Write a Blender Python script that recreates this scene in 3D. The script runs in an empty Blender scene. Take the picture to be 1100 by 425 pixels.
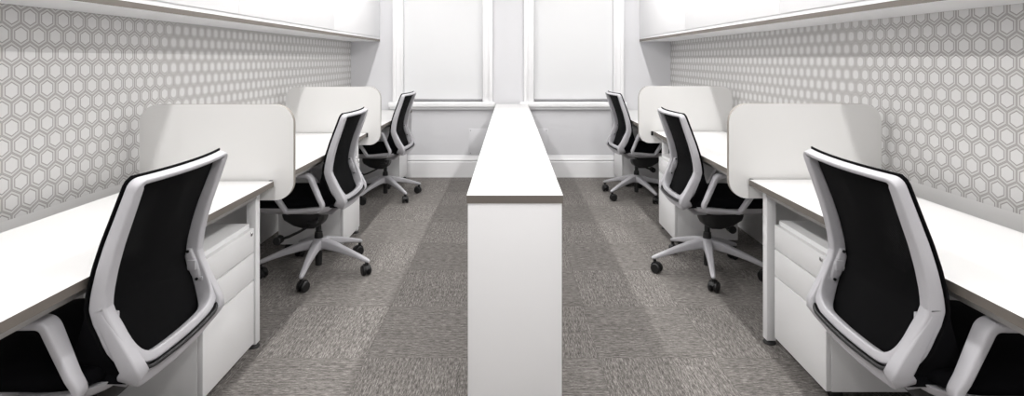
import bpy, bmesh, math, random
from mathutils import Vector, Matrix
random.seed(4)
SC = bpy.context.scene
COL = SC.collection
R = math.radians
PI = math.pi

# ------------------------------------------------------------------ materials
def new_mat(name, col, rough=.5, metal=0., bump=0., bscale=200., spec=.5):
    m = bpy.data.materials.new(name); m.use_nodes = True
    nt = m.node_tree; b = nt.nodes['Principled BSDF']
    b.inputs['Base Color'].default_value = (*col, 1)
    b.inputs['Roughness'].default_value = rough
    b.inputs['Metallic'].default_value = metal
    b.inputs['Specular IOR Level'].default_value = spec
    tc = nt.nodes.new('ShaderNodeTexCoord')
    nz = nt.nodes.new('ShaderNodeTexNoise'); nz.inputs['Scale'].default_value = bscale
    nt.links.new(tc.outputs['Object'], nz.inputs['Vector'])
    mr = nt.nodes.new('ShaderNodeMapRange')
    mr.inputs['To Min'].default_value = rough*.9; mr.inputs['To Max'].default_value = min(1, rough*1.1)
    nt.links.new(nz.outputs['Fac'], mr.inputs['Value']); nt.links.new(mr.outputs[0], b.inputs['Roughness'])
    if bump:
        bp = nt.nodes.new('ShaderNodeBump'); bp.inputs['Strength'].default_value = bump
        bp.inputs['Distance'].default_value = .002
        nt.links.new(nz.outputs['Fac'], bp.inputs['Height']); nt.links.new(bp.outputs[0], b.inputs['Normal'])
    return m

class NB:
    """tiny node-graph builder for math on sockets"""
    def __init__(s, nt): s.nt = nt
    def m(s, op, a, b=None, c=None):
        n = s.nt.nodes.new('ShaderNodeMath'); n.operation = op
        for i, v in enumerate((a, b, c)):
            if v is None: continue
            if isinstance(v, (int, float)): n.inputs[i].default_value = v
            else: s.nt.links.new(v, n.inputs[i])
        return n.outputs[0]
    def mix(s, f, a, b):
        n = s.nt.nodes.new('ShaderNodeMix'); n.data_type = 'RGBA'
        for sock, v in ((n.inputs['Factor'], f), (n.inputs['A'], a), (n.inputs['B'], b)):
            if isinstance(v, tuple): sock.default_value = (*v, 1)
            elif isinstance(v, (int, float)): sock.default_value = v
            else: s.nt.links.new(v, sock)
        return n.outputs['Result']

WALLPAPER_Z = .726
def wallpaper_mat(name, y0, z0, zbot):
    m = new_mat(name, (.8, .8, .8), .75)
    nt = m.node_tree; nb = NB(nt); b = nt.nodes['Principled BSDF']
    g = nt.nodes.new('ShaderNodeTexCoord')
    sp = nt.nodes.new('ShaderNodeSeparateXYZ'); nt.links.new(g.outputs['Object'], sp.inputs[0])
    w = .0748; q = math.sqrt(3)
    px = nb.m('ADD', nb.m('DIVIDE', nb.m('SUBTRACT', sp.outputs['Y'], y0), w), .5)
    pz = nb.m('ADD', nb.m('DIVIDE', nb.m('SUBTRACT', sp.outputs['Z'], z0), w), q/2)
    def cell(x, z):
        ax = nb.m('SUBTRACT', nb.m('FLOORED_MODULO', x, 1.), .5)
        az = nb.m('SUBTRACT', nb.m('FLOORED_MODULO', z, q), q/2)
        ax = nb.m('ABSOLUTE', ax); az = nb.m('ABSOLUTE', az)
        return nb.m('MAXIMUM', ax, nb.m('ADD', nb.m('MULTIPLY', ax, .5), nb.m('MULTIPLY', az, q/2)))
    d = nb.m('MINIMUM', cell(px, pz), cell(nb.m('SUBTRACT', px, .5), nb.m('SUBTRACT', pz, q/2)))
    ring = nb.m('MULTIPLY', nb.m('GREATER_THAN', d, .312), nb.m('LESS_THAN', d, .365))
    edge = nb.m('GREATER_THAN', d, .45)
    mid = nb.m('MULTIPLY', nb.m('GREATER_THAN', d, .484), 1.)
    line = nb.m('MAXIMUM', ring, nb.m('SUBTRACT', edge, nb.m('MULTIPLY', mid, .35)))
    gap = nb.m('GREATER_THAN', d, .34)
    base = nb.mix(gap, (.70, .695, .69), (.62, .613, .605))
    pat = nb.mix(line, base, (.36, .345, .335))
    above = nb.m('GREATER_THAN', sp.outputs['Z'], zbot)
    col = nb.mix(above, (.74, .735, .73), pat)
    nt.links.new(col, b.inputs['Base Color'])
    return m

def carpet_mat():
    m = new_mat('carpet_tiles', (.3, .28, .26), .95, spec=.1)
    nt = m.node_tree; nb = NB(nt); b = nt.nodes['Principled BSDF']
    g = nt.nodes.new('ShaderNodeTexCoord')
    sp = nt.nodes.new('ShaderNodeSeparateXYZ'); nt.links.new(g.outputs['Object'], sp.inputs[0])
    X, Y = sp.outputs['X'], sp.outputs['Y']
    T = .5
    cx = nb.m('FLOOR', nb.m('DIVIDE', nb.m('ADD', X, .12), T)); cy = nb.m('FLOOR', nb.m('DIVIDE', nb.m('ADD', Y, .1), T))
    par = nb.m('FLOORED_MODULO', nb.m('ADD', cx, cy), 2.)
    ip = nb.m('SUBTRACT', 1., par)
    def noise(kx, ky, off, detail=2., rough=.6):
        a = nb.m('ADD', nb.m('MULTIPLY', X, nb.m('ADD', nb.m('MULTIPLY', par, kx), nb.m('MULTIPLY', ip, ky))), nb.m('MULTIPLY', cx, off))
        c = nb.m('ADD', nb.m('MULTIPLY', Y, nb.m('ADD', nb.m('MULTIPLY', par, ky), nb.m('MULTIPLY', ip, kx))), nb.m('MULTIPLY', cy, off))
        cb = nt.nodes.new('ShaderNodeCombineXYZ'); nt.links.new(a, cb.inputs[0]); nt.links.new(c, cb.inputs[1])
        n = nt.nodes.new('ShaderNodeTexNoise'); n.inputs['Scale'].default_value = 1.
        n.inputs['Detail'].default_value = detail; n.inputs['Roughness'].default_value = rough
        nt.links.new(cb.outputs[0], n.inputs['Vector']); return n.outputs['Fac']
    f1 = noise(230., 30., 3.7)
    f2 = noise(520., 110., 5.3, 1.)
    f3 = noise(110., 4.5, 2.1, 1.)
    f = nb.m('ADD', nb.m('ADD', nb.m('MULTIPLY', f1, .57), nb.m('MULTIPLY', f2, .26)), nb.m('MULTIPLY', f3, .17))
    wn = nt.nodes.new('ShaderNodeTexWhiteNoise'); wn.noise_dimensions = '2D'
    cb = nt.nodes.new('ShaderNodeCombineXYZ'); nt.links.new(cx, cb.inputs[0]); nt.links.new(cy, cb.inputs[1])
    nt.links.new(cb.outputs[0], wn.inputs['Vector'])
    f = nb.m('ADD', .5, nb.m('MULTIPLY', nb.m('SUBTRACT', f, .5), 1.3))
    f = nb.m('ADD', f, nb.m('MULTIPLY', nb.m('SUBTRACT', wn.outputs['Value'], .5), .018))
    f = nb.m('ADD', f, nb.m('MULTIPLY', nb.m('SUBTRACT', par, .5), .012))
    rp = nt.nodes.new('ShaderNodeValToRGB'); nt.links.new(f, rp.inputs[0])
    e = rp.color_ramp.elements
    e[0].position = .34; e[0].color = (.085, .078, .073, 1)
    e[1].position = .66; e[1].color = (.37, .35, .33, 1)
    k = e.new(.5); k.color = (.182, .17, .16, 1)
    # dark seams between tiles
    def seam(S, off):
        u = nb.m('ABSOLUTE', nb.m('SUBTRACT', nb.m('FLOORED_MODULO', nb.m('DIVIDE', nb.m('ADD', S, off), T), 1.), .5))
        return nb.m('GREATER_THAN', u, .4965)
    s = nb.m('MAXIMUM', seam(X, .12), seam(Y, .1))
    nt.links.new(nb.mix(nb.m('MULTIPLY', s, .35), rp.outputs[0], (.1, .09, .085)), b.inputs['Base Color'])
    bp = nt.nodes.new('ShaderNodeBump'); bp.inputs['Strength'].default_value = .6; bp.inputs['Distance'].default_value = .004
    nt.links.new(f, bp.inputs['Height']); nt.links.new(bp.outputs[0], b.inputs['Normal'])
    return m

def mesh_fabric():
    m = new_mat('black_mesh_fabric', (.004, .004, .0045), .85, bump=.3, bscale=600., spec=.08)
    nt = m.node_tree; nb = NB(nt); b = nt.nodes['Principled BSDF']
    g = nt.nodes.new('ShaderNodeTexCoord')
    sp = nt.nodes.new('ShaderNodeSeparateXYZ'); nt.links.new(g.outputs['Object'], sp.inputs[0])
    a = nb.m('SINE', nb.m('MULTIPLY', sp.outputs['Y'], 1400.))
    c = nb.m('SINE', nb.m('MULTIPLY', sp.outputs['Z'], 1400.))
    hole = nb.m('GREATER_THAN', nb.m('MULTIPLY', a, c), .62)
    # the knit is open above the lumbar area and close-knit lower down
    up = nb.m('GREATER_THAN', sp.outputs['Z'], .69)
    hole = nb.m('MULTIPLY', hole, nb.m('ADD', nb.m('MULTIPLY', up, .16), .02))
    tr = nt.nodes.new('ShaderNodeBsdfTransparent')
    mx = nt.nodes.new('ShaderNodeMixShader'); out = nt.nodes['Material Output']
    nt.links.new(hole, mx.inputs[0]); nt.links.new(b.outputs[0], mx.inputs[1]); nt.links.new(tr.outputs[0], mx.inputs[2])
    nt.links.new(mx.outputs[0], out.inputs[0])
    return m

M = {}
M['paint'] = new_mat('wall_paint', (.68, .68, .70), .8, bump=.05, bscale=60)
M['ceil'] = new_mat('ceiling_paint', (.86, .86, .86), .9)
M['gloss'] = new_mat('white_gloss_trim', (.88, .88, .89), .35)
M['lam'] = new_mat('white_laminate', (.70, .698, .695), .38, bump=.03, bscale=900)
M['cab'] = new_mat('white_cabinet_lacquer', (.86, .86, .87), .4)
M['panel'] = new_mat('pale_grey_laminate', (.84, .84, .85), .45)
M['scr'] = new_mat('off_white_screen_fabric', (.75, .745, .735), .9, bump=.15, bscale=900)
M['edge'] = new_mat('taupe_ply_edge', (.155, .137, .12), .6, bump=.1, bscale=90)
M['rail'] = new_mat('grey_steel_rail', (.42, .41, .40), .5)
M['steel'] = new_mat('white_powder_coated_steel', (.82, .82, .83), .4)
M['ped'] = new_mat('white_pedestal_steel', (.80, .80, .805), .42)
M['plastic'] = new_mat('pale_grey_plastic', (.48, .475, .50), .42, bump=.04, bscale=700)
M['black'] = new_mat('black_plastic', (.007, .007, .0075), .45)
M['seat'] = new_mat('black_seat_fabric', (.004, .004, .005), .95, bump=.4, bscale=500, spec=.08)
M['net'] = mesh_fabric()
M['chrome'] = new_mat('chrome', (.7, .7, .7), .2, 1.)
M['rubber'] = new_mat('black_rubber', (.02, .02, .02), .7)
M['alu'] = new_mat('grey_aluminium', (.35, .35, .36), .4, .6)
M['blind'] = new_mat('white_blind_fabric', (.74, .745, .755), .9, bump=.1, bscale=500)
M['carpet'] = carpet_mat()
gl = bpy.data.materials.new('window_glass'); gl.use_nodes = True
gb = gl.node_tree.nodes['Principled BSDF']; gb.inputs['Transmission Weight'].default_value = 1; gb.inputs['Roughness'].default_value = .02
gb.inputs['IOR'].default_value = 1.45
M['glass'] = gl
em = bpy.data.materials.new('lamp_diffuser'); em.use_nodes = True
eb = em.node_tree.nodes['Principled BSDF']; eb.inputs['Base Color'].default_value = (.9, .9, .9, 1)
eb.inputs['Emission Color'].default_value = (1, .98, .96, 1); eb.inputs['Emission Strength'].default_value = 6
M['lamp'] = em

# ------------------------------------------------------------------ mesh helpers
def box(bm, x0, x1, y0, y1, z0, z1, bev=0., seg=2, mi=0):
    t = bmesh.new(); bmesh.ops.create_cube(t, size=1)
    for v in t.verts:
        v.co = Vector(((x0+x1)/2+v.co.x*(x1-x0), (y0+y1)/2+v.co.y*(y1-y0), (z0+z1)/2+v.co.z*(z1-z0)))
    if bev: bmesh.ops.bevel(t, geom=t.edges[:], offset=bev, segments=seg, profile=.5, affect='EDGES')
    for f in t.faces: f.material_index = mi
    merge(bm, t)
def merge(bm, t):
    me = bpy.data.meshes.new('tmp'); t.to_mesh(me); t.free(); bm.from_mesh(me); bpy.data.meshes.remove(me)
def loft(bm, rings, closed=False, caps=True):
    vs = [[bm.verts.new(p) for p in r] for r in rings]; n = len(rings[0])
    rng = len(vs) if closed else len(vs)-1
    for i in range(rng):
        a, b = vs[i], vs[(i+1) % len(vs)]
        for k in range(n): bm.faces.new((a[k], a[(k+1) % n], b[(k+1) % n], b[k]))
    if caps and not closed:
        bm.faces.new(vs[0][::-1]); bm.faces.new(vs[-1])
def cyl(bm, p0, p1, r0, r1=None, n=20, bev=0.):
    p0, p1 = Vector(p0), Vector(p1); r1 = r0 if r1 is None else r1
    d = (p1-p0).normalized(); L = (p1-p0).length
    u = d.orthogonal().normalized(); v = d.cross(u)
    def ring(c, r): return [c+u*r*math.cos(2*PI*k/n)+v*r*math.sin(2*PI*k/n) for k in range(n)]
    if bev: rings = [ring(p0, r0-bev), ring(p0+d*bev, r0), ring(p0+d*(L-bev), r1), ring(p1, r1-bev)]
    else: rings = [ring(p0, r0), ring(p1, r1)]
    loft(bm, rings)
def lathe(bm, prof, c=(0, 0, 0), n=28):
    c = Vector(c); loft(bm, [[c+Vector((r*math.cos(2*PI*k/n), r*math.sin(2*PI*k/n), z)) for k in range(n)] for r, z in prof])
def rrect(w, h, r, n=3):
    """rounded rectangle outline (2-D points, ccw)"""
    r = min(r, w/2*.98, h/2*.98); out = []
    for cx, cy, a0 in ((w/2-r, h/2-r, 0), (-w/2+r, h/2-r, 90), (-w/2+r, -h/2+r, 180), (w/2-r, -h/2+r, 270)):
        for k in range(n+1):
            a = R(a0+90*k/n); out.append((cx+r*math.cos(a), cy+r*math.sin(a)))
    return out
def round_path(pts, closed, step=6):
    """pts (a, b, r): polygon with filleted corners -> dense 2-D points"""
    out = []; n = len(pts)
    for i, (a, b, r) in enumerate(pts):
        p = Vector((a, b))
        if r <= 0 or (not closed and i in (0, n-1)): out.append(p); continue
        q = Vector(pts[i-1][:2]); s = Vector(pts[(i+1) % n][:2])
        d1 = (q-p).normalized(); d2 = (s-p).normalized(); ang = d1.angle(d2)
        t = min(r/math.tan(ang/2), (q-p).length*.49, (s-p).length*.49)
        A, B = p+d1*t, p+d2*t
        for k in range(step+1):
            u = k/step; out.append(A*(1-u)**2+p*2*u*(1-u)+B*u*u)
    return out
def resample(pts, closed, d):
    out = []; n = len(pts)
    for i in range(n if closed else n-1):
        a, b = pts[i], pts[(i+1) % n]; m = max(1, int((b-a).length/d))
        for k in range(m): out.append(a.lerp(b, k/m))
    if not closed: out.append(pts[-1])
    return out
def sweep(bm, P, N, sec, closed=False):
    """P 3-D points, N(i) reference normal, sec(i)->(w along binormal, h along normal, radius)"""
    rings = []; n = len(P)
    for i, p in enumerate(P):
        a = P[(i-1) % n] if closed or i > 0 else p; b = P[(i+1) % n] if closed or i < n-1 else p
        T = (b-a).normalized(); nn = N(i); nn = (nn-T*nn.dot(T)).normalized(); B = T.cross(nn)
        w, h, r = sec(i)
        rings.append([p+B*x+nn*y for x, y in rrect(w, h, r)])
    loft(bm, rings, closed)

def obj(name, bm, mats, parent=None, loc=None, sharp=35):
    bmesh.ops.recalc_face_normals(bm, faces=bm.faces[:])
    for f in bm.faces: f.smooth = True
    for e in bm.edges:
        if len(e.link_faces) == 2 and e.calc_face_angle(0) > R(sharp): e.smooth = False
    me = bpy.data.meshes.new(name); bm.to_mesh(me); bm.free()
    for m in (mats if isinstance(mats, (list, tuple)) else [mats]): me.materials.append(M[m])
    o = bpy.data.objects.new(name, me); COL.objects.link(o)
    if parent: o.parent = parent
    if loc: o.location = loc
    return o
def tag(o, label, cat, group=None):
    o['label'] = label; o['category'] = cat
    if group: o['group'] = group
    return o
def empty(name, loc=(0, 0, 0), rz=0.):
    o = bpy.data.objects.new(name, None); o.empty_display_size = .1; COL.objects.link(o)
    o.location = loc; o.rotation_euler = (0, 0, rz); return o
def struct(name, bm, mats, parent=None):
    o = obj(name, bm, mats, parent)
    if not parent: o['kind'] = 'structure'
    return o
def copy_tree(o, parent=None):
    c = o.copy(); COL.objects.link(c)
    if parent: c.parent = parent
    for ch in list(o.children): copy_tree(ch, c)
    return c

# ------------------------------------------------------------------ room
D = 6.08; WL = -1.735; WR = 1.745; CH = 2.8; BK = -2.2
bm = bmesh.new(); box(bm, WL-.1, WR+.1, BK-.1, D+.25, -.1, 0); struct('floor', bm, 'carpet')
bm = bmesh.new(); box(bm, WL-.1, WR+.1, BK-.1, D+.25, CH, CH+.1); struct('ceiling', bm, 'ceil')
M['wpL'] = wallpaper_mat('hexagon_wallpaper_left', 1.9806, 1.368, .727)
M['wpR'] = wallpaper_mat('hexagon_wallpaper_right', 2.000, 1.464, .752)
bm = bmesh.new(); box(bm, WL-.1, WL, BK, D, 0, CH); struct('wall_left', bm, 'wpL')
bm = bmesh.new(); box(bm, WR, WR+.1, BK, D, 0, CH); struct('wall_right', bm, 'wpR')
bm = bmesh.new(); box(bm, WL-.1, WR+.1, BK-.1, BK, 0, CH); struct('wall_back', bm, 'paint')
WIN = [(-1.167, -.301), (.257, 1.123)]; WZ0, WZ1 = .80, 2.38; F = .108
bm = bmesh.new()
xs = [WL-.1, WIN[0][0]-.02, WIN[0][1]+.02, WIN[1][0]-.02, WIN[1][1]+.02, WR+.1]
for a, b in ((0, 1), (2, 3), (4, 5)): box(bm, xs[a], xs[b], D, D+.24, 0, CH)
for a, b in ((1, 2), (3, 4)):
    box(bm, xs[a], xs[b], D, D+.24, 0, WZ0-.02); box(bm, xs[a], xs[b], D, D+.24, WZ1+.02, CH)
struct('wall_far', bm, 'paint')
# skirting with two steps
def skirting(name, x0, x1):
    prof = [(0, 0), (.022, 0), (.022, .165), (.016, .172), (.016, .180), (.024, .188), (.020, .205), (.010, .222), (.010, .232), (.004, .237), (0, .237)]
    b = bmesh.new(); loft(b, [[Vector((x, D-.0005-a, z)) for a, z in prof] for x in (x0, x1)]); struct(name, b, 'gloss')
BX = .016   # centre line of the dividing unit
skirting('baseboard_far', WL+.001, BX-.17); skirting('baseboard_far_right', BX+.17, WR-.001)
for i, (x0, x1) in enumerate(WIN):
    b = bmesh.new()
    # stepped architrave: outer flat, raised inner bead, reveal lining
    for s, xe in ((-1, x0), (1, x1)):
        lo, hi = sorted((xe, xe+s*F)); box(b, lo, hi, D-.014, D-.0002, WZ0-.01, WZ1+F, .003)
        lo, hi = sorted((xe+s*.07, xe+s*F)); box(b, lo, hi, D-.034, D-.0142, WZ0-.01, WZ1+F, .004)
        lo, hi = sorted((xe+s*.004, xe+s*.018)); box(b, lo, hi, D-.026, D-.0142, WZ0-.01, WZ1+F*.5, .003)
        lo, hi = sorted((xe, xe+s*.0195)); box(b, lo, hi, D-.0001, D+.16, WZ0-.01, WZ1+.019, .001)
    box(b, x0-F, x1+F, D-.034, D-.0002, WZ1, WZ1+F, .004)
    box(b, x0-.019, x1+.019, D, D+.16, WZ1, WZ1+.0195, .001)
    w = struct('window_%d' % (i+1), b, 'gloss')
    b = bmesh.new()   # sill board with rounded nose
    box(b, x0-F-.045, x1+F+.03, D-.058, D-.0005, .762, .818, .012, 3)
    box(b, x0-F-.03, x1+F+.015, D-.036, D-.0005, .738, .7615, .004)
    box(b, x0-.018, x1+.018, D, D+.16, .785, .818, .002)
    obj('window_sill', b, 'gloss', w)
    b = bmesh.new()   # sash behind the blind
    for za, zb in ((WZ0+.018, WZ0+.08), (1.55, 1.6), (WZ1-.06, WZ1)): box(b, x0+.001, x1-.001, D+.11, D+.15, za, zb, .004)
    for xa in (x0+.001, x1-.051): box(b, xa, xa+.05, D+.111, D+.149, WZ0+.018, WZ1, .004)
    obj('sash', b, 'gloss', w)
    b = bmesh.new(); box(b, x0+.03, x1-.03, D+.128, D+.132, WZ0+.05, WZ1-.03); obj('window_pane', b, 'glass', w)
    t = empty('roller_blind', ((x0+x1)/2, D+.04, WZ0))
    hw = (x1-x0)/2-.004
    b = bmesh.new(); box(b, -hw, hw, -.001, .001, .045, WZ1-WZ0-.04); obj('blind_fabric', b, 'blind', t)
    b = bmesh.new(); box(b, -hw, hw, -.007, .007, .026, .048, .003); obj('bottom_bar', b, 'alu', t)
    b = bmesh.new(); cyl(b, (-hw, 0, WZ1-WZ0-.045), (hw, 0, WZ1-WZ0-.045), .028); obj('roller_tube', b, 'gloss', t)
    tag(t, ['white roller blind fully lowered in the left window', 'white roller blind fully lowered in the right window'][i], 'blind', 'roller blinds in the two windows')
    # access panel low on the wall by the dividing unit
    xa, xb = ((-.453, -.20) if i == 0 else (.20, .413))
    b = bmesh.new(); box(b, xa, xb, D-.007, D-.0005, .242, .527, .002)
    p = obj('access_panel', b, 'paint')
    for sx in (xa+.02, xb-.02):
        for sz in (.262, .507): b = bmesh.new(); cyl(b, (sx, D-.0068, sz), (sx, D-.0095, sz), .006, n=12); obj('screw', b, 'alu', p)
    tag(p, ['small flush pale access panel above skirting, left of the dividing unit', 'small flush pale access panel above skirting, right of the dividing unit'][i], 'panel', 'access panels above the skirting')

# ------------------------------------------------------------------ central dividing unit
t = empty('dividing_unit', (BX, 1.98, 0))
L = D-1.98-.060
b = bmesh.new(); box(b, -.171, .171, 0, L, .772, .80)
for f in b.faces: f.material_index = 0 if f.normal.z > .5 else 1
b.normal_update()
for f in b.faces: f.material_index = 0 if abs(f.normal.z) > .5 else 1
obj('top_panel', b, ['lam', 'edge'], t)
b = bmesh.new(); box(b, -.167, .167, .004, .022, .0, .7718, .001); obj('end_panel', b, 'panel', t)
for s in (-1, 1):
    for k in range(4):
        y0 = .024+k*(L-.03)/4; y1 = y0+(L-.03)/4-.004
        b = bmesh.new(); lo, hi = sorted((s*.148, s*.166)); box(b, lo, hi, y0, y1, .06, .770, .002); obj('side_panel', b, 'panel', t)
b = bmesh.new(); box(b, -.146, .146, .024, L-.002, 0.0, .771); obj('carcass', b, 'panel', t)
tag(t, 'long low white dividing unit with ply-edged top running between the aisles', 'divider')

# ------------------------------------------------------------------ wall cabinets
def wall_cabinet(side, wall, xf, y0, y1):
    t = empty('wall_cabinet', (wall, y0, 1.473)); dx = xf-wall; s = -side  # s: direction from wall to aisle
    W = abs(dx); L = y1-y0-.001
    def bx(b, a0, a1, *r): lo, hi = sorted((s*a0, s*a1)); box(b, lo, hi, *r)
    b = bmesh.new(); bx(b, .001, W, 0, L, 0, .024); b.normal_update()
    for f in b.faces: f.material_index = 0 if abs(f.normal.z) > .5 else 1
    obj('bottom_panel', b, ['cab', 'edge'], t)
    b = bmesh.new(); bx(b, .001, W-.024, 0, L, .0242, .74, .001); obj('carcass', b, 'cab', t)
    b = bmesh.new(); bx(b, W-.022, W-.001, .0002, L-.0002, .045, .74, .0008); obj('door', b, 'cab', t)
    b = bmesh.new(); bx(b, W-.0235, W-.004, .0, L, .0245, .0435, .002); obj('finger_rail', b, 'steel', t)
    return t
yc = [1.34, 2.92, 4.50, 6.078]
nm = ['nearest', 'middle', 'farthest']
for side, wall, xf, sn in ((-1, WL, -1.418, 'left'), (1, WR, 1.405, 'right')):
    for k in range(3):
        t = wall_cabinet(side, wall, xf, yc[k], yc[k+1])
        tag(t, ['white flat-fronted wall cabinet nearest the camera above the %s-hand desks',
                'white flat-fronted wall cabinet in the middle of the run above the %s-hand desks',
                'white flat-fronted wall cabinet against the window wall above the %s-hand desks'][k] % sn, 'cabinet', 'wall cabinets above the %s desks' % sn)

# ------------------------------------------------------------------ desks
ZT = .73
def desk(side, xf, y0, y1, xb, near_leg=False):
    t = empty('desk', (side*xf, y0, 0)); s = side      # local +x*s goes to the wall
    W = xb-xf; L = y1-y0
    def bx(b, a0, a1, *r): lo, hi = sorted((s*a0, s*a1)); box(b, lo, hi, *r)
    b = bmesh.new(); bx(b, 0, W, .0, L, ZT-.025, ZT); b.normal_update()
    for f in b.faces: f.material_index = 0 if f.normal.z > .5 else 1
    obj('desktop', b, ['lam', 'edge'], t)
    b = bmesh.new(); bx(b, .045, .075, .01, L-.07, ZT-.062, ZT-.0255, .002); obj('front_rail', b, 'rail', t)
    b = bmesh.new(); bx(b, W-.09, W-.06, .01, L-.07, ZT-.075, ZT-.0255, .002); obj('rear_rail', b, 'rail', t)
    for yl in ([L-(.080 if y1 > 6 else .058)] + ([.02] if near_leg else [])):
        for a in (.055, W-.10):
            b = bmesh.new(); bx(b, a, a+.042, yl, yl+.042, .018, ZT-.0255, .003)
            lg = obj('leg', b, 'steel', t)
            b = bmesh.new(); lathe(b, [(.026, 0), (.028, .004), (.022, .012), (.010, .0178)], (s*(a+.021), yl+.021, 0)); obj('foot_glide', b, 'rubber', lg)
        b = bmesh.new(); bx(b, .099, W-.102, yl+.004, yl+.038, ZT-.075, ZT-.0255, .002); obj('end_rail', b, 'steel', t)
    return t
def screen(side, xi, xo, y):
    t = empty('desk_screen', (side*(xi+xo)/2, y, .858))
    out = rrect(xo-xi, .436, .085, 8); th = .0245
    rings = [[Vector((x, yy, z)) for x, z in out] for yy in (0, th)]
    b = bmesh.new(); loft(b, rings); b.normal_update()
    for f in b.faces: f.material_index = 0 if abs(f.normal.y) > .7 else 1
    obj('screen_panel', b, ['scr', 'edgeS'], t)
    b = bmesh.new(); lo = -side*((xo-xi)/2-.10)
    box(b, lo-.008, lo+.008, -.0145, -.0001, -.158, -.126, .002); obj('clamp', b, 'black', t)
    return t
M['edgeS'] = new_mat('taupe_screen_edging', (.30, .275, .25), .7)
DL = [(.80, 2.531), (2.5698, 4.166), (4.2048, 6.078)]
DR = [(.80, 2.566), (2.6048, 4.266), (4.3048, 6.078)]
dlab = ['white desk nearest the camera along the %s wall, in front of the first screen',
        'white desk along the %s wall between the two privacy screens',
        'white desk along the %s wall reaching the window wall']
for side, dd, xf, sn, xb in ((-1, DL, 1.072, 'left', 1.622), (1, DR, 1.097, 'right', 1.632)):
    for k, (a, b_) in enumerate(dd):
        tag(desk(side, xf, a, b_, xb, k == 0), dlab[k] % sn, 'desk', 'desks along the %s wall' % sn)
slab = ['off-white rounded desk screen closing off the nearest %s desk', 'off-white rounded desk screen between the middle and far %s desks']
for side, ys, xi, xo, sn in ((-1, (2.545, 4.18), (.988, .972), (1.69, 1.68), 'left'), (1, (2.58, 4.28), (1.01, .985), (1.715, 1.70), 'right')):
    for k in range(2):
        tag(screen(side, xi[k], xo[k], ys[k]), slab[k] % sn, 'screen', 'desk screens on the %s side' % sn)

# ------------------------------------------------------------------ pedestals
def pedestal():
    t = empty('drawer_pedestal')      # local: front face at x=0 facing +x, body to -x, y 0..W
    W, DP, z0, z1 = .405, .43, .055, .572
    b = bmesh.new(); box(b, -DP, -.0205, -W/2, W/2, z0, z1, .003); obj('body', b, 'ped', t)
    zs = [z0+.002, .332, .452, z1-.012]
    for k in range(3):
        b = bmesh.new(); box(b, -.020, 0, -W/2+.002, W/2-.002, zs[k], zs[k+1]-.006, .0015); obj('drawer', b, 'ped', t)
    b = bmesh.new(); cyl(b, (.0003, W/2-.03, .535), (.005, W/2-.03, .535), .0085, n=18, bev=.001); lk = obj('lock', b, 'chrome', t)
    b = bmesh.new(); box(b, .0051, .0056, W/2-.0308, W/2-.0292, .530, .540); obj('keyhole', b, 'black', lk)
    for x in (-.06, -DP+.05):
        for y in (-W/2+.05, W/2-.05):
            b = bmesh.new()
            for o in (-.011, .011): cyl(b, (x, y+o-.008, .0225), (x, y+o+.008, .0225), .0225, n=20, bev=.003)
            box(b, x-.016, x+.016, y-.019, y+.019, .030, .0545, .005); obj('caster', b, 'black', t)
    return t
pp = pedestal()
peds = [(-1.108, 2.213, 0, 'white three-drawer pedestal under the nearest left desk'),
        (-1.108, 3.905, 0, 'white three-drawer pedestal under the middle left desk'),
        (-1.108, 5.79, 0, 'white three-drawer pedestal under the far left desk by the window wall'),
        (1.165, 2.262, PI, 'white three-drawer pedestal under the nearest right desk'),
        (1.115, 3.992, PI, 'white three-drawer pedestal under the middle right desk'),
        (1.115, 5.79, PI, 'white three-drawer pedestal under the far right desk by the window wall')]
for i, (x, y, rz, lab) in enumerate(peds):
    o = pp if i == 0 else copy_tree(pp)
    o.location = (x, y, 0); o.rotation_euler = (0, 0, rz); tag(o, lab, 'pedestal', 'drawer pedestals under the desks')

# ------------------------------------------------------------------ office chair (faces -x, back at +x)
PR = [(.38, .222), (.45, .199), (.50, .180), (.595, .144), (.618, .1335), (.645, .130), (.68, .134), (.74, .147), (.80, .165), (.88, .194), (.955, .221), (.975, .229)]
def prof(z):
    if z <= PR[0][0]: return PR[0][1]
    for (a, xa), (b, xb) in zip(PR, PR[1:]):
        if z <= b: return xa+(xb-xa)*(z-a)/(b-a)
    return PR[-1][1]
def bow(y): return .028*(1-(y/.24)**2)
def surf_n(z): 
    d = (prof(z+.012)-prof(z-.012))/.024
    return Vector((1, 0, -d)).normalized()
def lerp(a, b, t): return a+(b-a)*max(0, min(1, t))
def depth(z): return lerp(lerp(.058, .042, (z-.48)/.16), .028, (z-.64)/.33)

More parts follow.
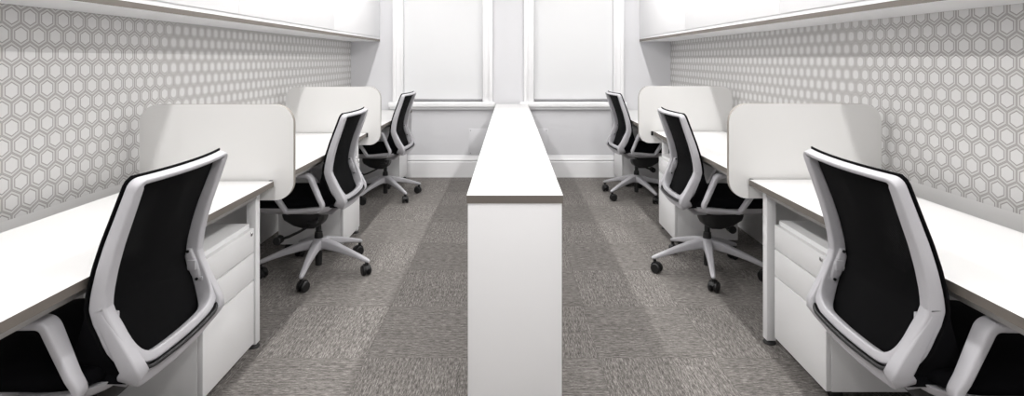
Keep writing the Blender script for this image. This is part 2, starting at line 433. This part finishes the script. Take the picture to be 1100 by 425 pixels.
def office_chair():
    t = empty('office_chair')
    # --- white back frame: one closed loop
    path = round_path([(-.200, .474, .095), (-.216, .64, .05), (-.218, .960, .020), (.218, .960, .020), (.216, .64, .05), (.200, .474, .095)], True, 8)
    path = resample(path, True, .022)
    P = [Vector((prof(p.y)+bow(p.x), p.x, p.y)) for p in path]
    n = len(path)
    def sec(i):
        a, b_ = path[(i-1) % n], path[(i+1) % n]; tz = abs((b_-a).normalized().y); z = path[i].y
        if z > .9: return (lerp(.014, .034, tz**2), lerp(.026, depth(z), tz), .005)
        return (lerp(.026, .036, tz), lerp(.030, depth(z), tz), .006)
    b = bmesh.new(); sweep(b, P, lambda i: surf_n(path[i].y), sec, True)
    fr = obj('back_frame', b, 'plastic', t, sharp=50)
    # brackets with two screws on the inner faces, and the small height catch
    for s in (-1, 1):
        b = bmesh.new()
        yy = s*.192
        pts = [(prof(z)+.001, z) for z in (.548, .572, .600, .630, .652)]
        sweep(b, [Vector((x, yy, z)) for x, z in pts], lambda i: Vector((1, 0, 0)), lambda i: ((.012, .018, .005), (.016, .030, .006), (.016, .034, .006), (.016, .028, .006), (.012, .016, .005))[i])
        box(b, prof(.60)-.012, prof(.60)+.016, min(yy, yy-s*.013), max(yy, yy-s*.013), .584, .618, .003)
        obj('frame_bracket', b, 'plastic', fr, sharp=40)
        for z in (.556, .645):
            b = bmesh.new(); yo = yy-s*.0005
            cyl(b, (prof(z)+.001, yy-s*.004, z), (prof(z)+.001, yy-s*.0105, z), .0048, n=14); obj('screw', b, 'black', fr)
        b = bmesh.new(); box(b, prof(.56)+.006, prof(.56)+.020, s*.194-.009, s*.194+.006, .549, .563, .003); obj('catch', b, 'plastic', fr)
    tp = resample(round_path([(-.213, .56, 0), (-.199, .4585, .10), (.199, .4585, .10), (.213, .56, 0)], False, 8), False, .02)
    P = [Vector((prof(p.y)+.010+bow(p.x), p.x, p.y)) for p in tp]
    b = bmesh.new(); sweep(b, P, lambda i: surf_n(tp[i].y), lambda i: (.010, .030, .003)); obj('edge_trim', b, 'black', fr)
    # --- outer lower shell: U behind the frame that carries the back
    lp = round_path([(-.2162, .63, 0), (-.202, .438, .060), (.202, .438, .060), (.2162, .63, 0)], False, 8); lp = resample(lp, False, .02)
    m = len(lp)
    P = [Vector((prof(max(p.y, .47))+.000+.012*max(0, min(1, (.63-p.y)/.15))+bow(p.x)-.034*max(0, (.47-p.y)/.032), p.x, p.y)) for p in lp]
    b = bmesh.new()
    def sec2(i):
        e = min(i, m-1-i)/(m/2); z = lp[i].y
        return (lerp(.034, .0375, e*2), lerp(.030, .058, e*2.2), .006)
    sweep(b, P, lambda i: Vector((1, 0, -.3)), sec2)
    # stem running forward under the seat
    rings = []
    for x, zc, w, h in ((.186, .434, .34, .020), (.15, .412, .28, .030), (.11, .382, .19, .040), (.04, .374, .13, .042), (-.02, .37, .11, .04)):
        rings.append([Vector((x, a, zc+c)) for a, c in rrect(w, h, .014, 4)])
    loft(b, rings)
    obj('back_support', b, 'plastic', t, sharp=50)
    # --- black mesh, stretched over the front of the frame
    def outline(z):
        hw = lerp(.218, .2355, (z-.46)/.18)
        r = .095; zb = .455
        if z < zb+r: hw = hw-r+math.sqrt(max(0, r*r-(zb+r-z)**2))
        r = .024; zt = .9705
        if z > zt-r: hw = hw-r+math.sqrt(max(0, r*r-(z-zt+r)**2))
        return hw
    zz = [.455+.515*k/44 for k in range(45)]; nu = 17
    front, rear = [], []
    for z in zz:
        zc = min(max(z, .458), .968); hw = outline(zc); sn = surf_n(zc)
        row_r, row_f = [], []
        for k in range(nu):
            y = hw*(2*k/(nu-1)-1)
            c = Vector((prof(z)+bow(max(-.24, min(.24, y))), y, z))
            off = depth(z)/2+.0005
            e = 1-abs(2*k/(nu-1)-1)
            
            row_r.append(c-sn*(off+.0002)); row_f.append(c-sn*(off+.0045))
        rear.append(row_r); front.append(row_f)
    b = bmesh.new()
    vr = [[b.verts.new(p) for p in r] for r in rear]; vf = [[b.verts.new(p) for p in r] for r in front]
    for i in range(len(zz)-1):
        for k in range(nu-1):
            b.faces.new((vr[i][k], vr[i][k+1], vr[i+1][k+1], vr[i+1][k])); b.faces.new((vf[i][k+1], vf[i][k], vf[i+1][k], vf[i+1][k+1]))
        for k in (0, nu-1): b.faces.new((vr[i][k], vr[i+1][k], vf[i+1][k], vf[i][k]))
    for k in range(nu-1):
        for i in (0, -1): b.faces.new((vr[i][k], vr[i][k+1], vf[i][k+1], vf[i][k]))
    obj('back_mesh', b, 'net', t, sharp=60)
    # --- black padding between lower back and seat
    rings = []
    for z, xf in ((.43, .062), (.45, .058), (.47, .058), (.52, .066), (.57, .082), (.61, .096), (.632, .102)):
        hw = min(outline(max(z, .462)+.014)-.004, .234) if z > .44 else .19
        xr = prof(z)-depth(z)/2-.0075
        ring = []
        for k in range(13):
            y = hw*(2*k/12-1); ring.append(Vector((xr+bow(y), y, z)))
        for k in range(12, -1, -1):
            y = hw*(2*k/12-1)*.985; ring.append(Vector((min(xf, xr-.002)+.6*bow(y), y, z)))
        rings.append(ring)
    b = bmesh.new(); loft(b, rings); obj('lower_back_pad', b, 'seat', t, sharp=50)
    # --- seat cushion
    def slab(zs, x0, x1, hw0, r):
        """zs: list of (z, inset)"""
        rg = []
        for z, ins, fr_drop in zs:
            rr = rrect((x1-x0)-2*ins, 2*(hw0-ins), r, 7)
            rg.append([Vector((x+(x0+x1)/2, y*(1-.05*max(0, -x/.25)), z-fr_drop*max(0, (-x-.10)/.12)**2)) for x, y in rr])
        return rg
    b = bmesh.new()
    loft(b, slab([(.436, .012, .010), (.444, .001, .012), (.462, 0, .014), (.476, .006, .016), (.483, .020, .018), (.485, .06, .014), (.483, .12, .004)], -.335, .125, .243, .075))
    obj('seat', b, 'seat', t, sharp=60)
    b = bmesh.new()
    loft(b, slab([(.385, .075, .0), (.400, .035, .004), (.420, .014, .008), (.435, .010, .010)], -.325, .150, .240, .075))
    obj('seat_pan', b, 'plastic', t, sharp=50)
    # --- loop armrests
    for s in (-1, 1):
        ap = round_path([(-.215, .632, .028), (.050, .632, .030), (.130, .446, .026), (-.085, .424, .022)], True, 7); ap = resample(ap, True, .02)
        na = len(ap)
        P = [Vector((p.x, s*(.262+(.012 if p.y > .5 else .012*(p.y-.42)/.08)), p.y)) for p in ap]
        cen = Vector((-.03, s*.262, .53))
        def sec3(i):
            z = ap[i].y; k = (z-.44)/.17
            return (lerp(.034, .050, k), .023, .007)
        b = bmesh.new()
        def Nn(i):
            a, b_ = ap[(i-1) % na], ap[(i+1) % na]; d = (b_-a).normalized(); return Vector((-d.y, 0, d.x))
        sweep(b, P, Nn, sec3, True)
        box(b, -.06, .09, min(s*.18, s*.25), max(s*.18, s*.25), .412, .4345, .006)
        obj('armrest', b, 'plastic', t, sharp=45)
    # --- tilt mechanism
    b = bmesh.new()
    rings = []
    for x, zc, w, h in ((.045, .335, .09, .05), (.030, .325, .12, .075), (-.01, .318, .14, .100), (-.06, .322, .15, .110), (-.13, .330, .14, .095), (-.19, .345, .12, .065), (-.205, .350, .09, .04)):
        rings.append([Vector((x, a, zc+c)) for a, c in rrect(w, h, .022, 4)])
    loft(b, rings); box(b, -.16, .04, -.10, .10, .366, .388, .006)
    mech = obj('tilt_mechanism', b, 'black', t, sharp=50)
    b = bmesh.new(); sweep(b, [Vector(p) for p in ((-.03, -.07, .29), (-.08, -.085, .262), (-.14, -.10, .235), (-.185, -.11, .222))], lambda i: Vector((0, 1, 0)), lambda i: (.014, .022, .005))
    cyl(b, (-.195, -.145, .218), (-.195, -.085, .218), .024, n=20, bev=.004); obj('tension_lever', b, 'black', mech)
    b = bmesh.new(); sweep(b, [Vector(p) for p in ((.02, -.07, .335), (.03, -.12, .335), (.036, -.17, .345))], lambda i: Vector((0, 0, 1)), lambda i: (.016, .010, .004))
    box(b, .010, .062, -.205, -.165, .339, .351, .005); obj('height_lever', b, 'black', mech)
    # --- gas lift
    b = bmesh.new(); lathe(b, [(.018, .034), (.0205, .036), (.0205, .199), (.026, .1995), (.025, .215), (.022, .235), (.0165, .236), (.0165, .285)])
    obj('gas_lift', b, 'black', t)
    # --- five-star base and casters
    b = bmesh.new(); lathe(b, [(.024, .128), (.036, .132), (.042, .16), (.040, .185), (.032, .197), (.027, .199)])
    RC = .325
    for k in range(5):
        a = 2*PI*k/5; dv = Vector((math.cos(a), math.sin(a), 0))
        pts = [(.020, .166, .056, .056), (.06, .164, .050, .054), (.12, .152, .043, .046), (.19, .134, .036, .036), (.26, .113, .031, .028), (.31, .096, .028, .024), (.334, .088, .024, .020), (.342, .085, .014, .012)]
        P = [dv*r+Vector((0, 0, z)) for r, z, w, h in pts]
        sweep(b, P, lambda i: Vector((0, 0, 1)), lambda i: (pts[i][2], pts[i][3], .009))
    base = obj('five_star_base', b, 'plastic', t, sharp=50)
    for k in range(5):
        a = 2*PI*k/5; c = Vector((math.cos(a)*RC, math.sin(a)*RC, 0))
        b = bmesh.new(); ya = a+random.uniform(-.9, .9); ax = Vector((-math.sin(ya), math.cos(ya), 0)); fw = Vector((math.cos(ya), math.sin(ya), 0))
        w = c-fw*.012+Vector((0, 0, .0305))
        for o in (-1, 1): cyl(b, w+ax*o*.006, w+ax*o*.026, .0303, n=24, bev=.005)
        cyl(b, w-ax*.008, w+ax*.008, .018, n=16)
        # hood over the wheels
        hood = []
        for q in range(9):
            th = R(20+140*q/8); rad = .034
            ctr = w+fw*rad*math.cos(th)+Vector((0, 0, rad*math.sin(th)))
            hood.append([ctr+ax*x+(fw*math.cos(th)+Vector((0, 0, math.sin(th))))*y for x, y in rrect(.022, .005, .002, 2)])
        loft(b, hood)
        cyl(b, c+Vector((0, 0, .055)), c+Vector((0, 0, .0795)), .010, n=14)
        obj('caster', b, 'black', base)
    return t

ch0 = office_chair()
chairs = [(-1.178, 1.632, 1.0, 60, 'white-framed black mesh office chair nearest the camera on the left, cropped by the frame'),
          (-1.166, 3.397, -1.3, -87, 'white-framed black mesh office chair at the middle left desk, just beyond the first screen'),
          (-1.165, 5.206, -3.7, -45, 'white-framed black mesh office chair at the far left desk by the window'),
          (1.193, 1.600, 178, 60, 'white-framed black mesh office chair nearest the camera on the right, cropped by the frame'),
          (1.195, 3.39, 181.2, -104, 'white-framed black mesh office chair at the middle right desk, just beyond the first screen'),
          (1.185, 5.25, 184.5, -144, 'white-framed black mesh office chair at the far right desk by the window')]
chair_objs = [ch0]+[copy_tree(ch0) for _ in chairs[1:]]
for i, (x, y, rz, star, lab) in enumerate(chairs):
    o = chair_objs[i]
    o.location = (x, y, 0); o.rotation_euler = (0, 0, R(rz)); tag(o, lab, 'chair', 'office chairs along the desks')
    for c in o.children:
        if c.parent and i in (0, 3) and not c.name.startswith(('five_star_base', 'gas_lift')): c.location.z = .012 if i == 0 else .022   # these two seats are set a little higher
        if c.name.startswith('five_star_base'): c.rotation_euler = (0, 0, R(star-rz))

# ------------------------------------------------------------------ ceiling lights (above the frame, over each aisle side)
LX = 1.02; LY = [-.8, 1.0, 2.8, 4.6]
def light_fixture(x, y):
    t = empty('linear_ceiling_light', (x, y, CH))
    b = bmesh.new(); box(b, -.05, .05, -.62, .62, -.045, -.0005, .003); obj('housing', b, 'gloss', t)
    b = bmesh.new(); box(b, -.04, .04, -.60, .60, -.050, -.0452, .001); obj('diffuser', b, 'lamp', t)
    return t
POW = [28, 17, 24, 25.5]
for sx, sn in ((-1, 'left'), (1, 'right')):
    for k, y in enumerate(LY):
        t = light_fixture(sx*LX, y)
        tag(t, 'slim linear ceiling light over the %s desks, %s from the window wall' % (sn, ['fourth', 'third', 'second', 'first'][k]), 'light', 'linear ceiling lights')
        la = bpy.data.lights.new('ceiling_lamp', 'AREA'); la.shape = 'RECTANGLE'; la.size = .08; la.size_y = 1.2; la.energy = POW[k]
        la.color = (1, .985, .97)
        lo = bpy.data.objects.new('ceiling_lamp', la); COL.objects.link(lo); lo.parent = t; lo.location = (0, 0, -.056)

# ------------------------------------------------------------------ daylight outside the windows
w = bpy.data.worlds.new('World'); SC.world = w; w.use_nodes = True
nt = w.node_tree; bg = nt.nodes['Background']
sky = nt.nodes.new('ShaderNodeTexSky'); sky.sky_type = 'NISHITA'; sky.sun_disc = False; sky.sun_elevation = R(35)
nt.links.new(sky.outputs[0], bg.inputs[0]); bg.inputs[1].default_value = .15

# ------------------------------------------------------------------ camera
FP = 600.
cam = bpy.data.cameras.new('camera'); cam.sensor_width = 36; cam.sensor_fit = 'HORIZONTAL'; cam.lens = 36*FP/1100
cam.shift_x = (550-548.2)/1100; cam.shift_y = (63.4-212.5)/1100; cam.clip_start = .05
co = bpy.data.objects.new('camera', cam); COL.objects.link(co); co.location = (0, 0, 1.283); co.rotation_euler = (R(90), 0, 0)
SC.camera = co
vs = SC.view_settings; vs.view_transform = 'Standard'; vs.look = 'None'; vs.gamma = 1; vs.use_curve_mapping = False; vs.exposure = 0.
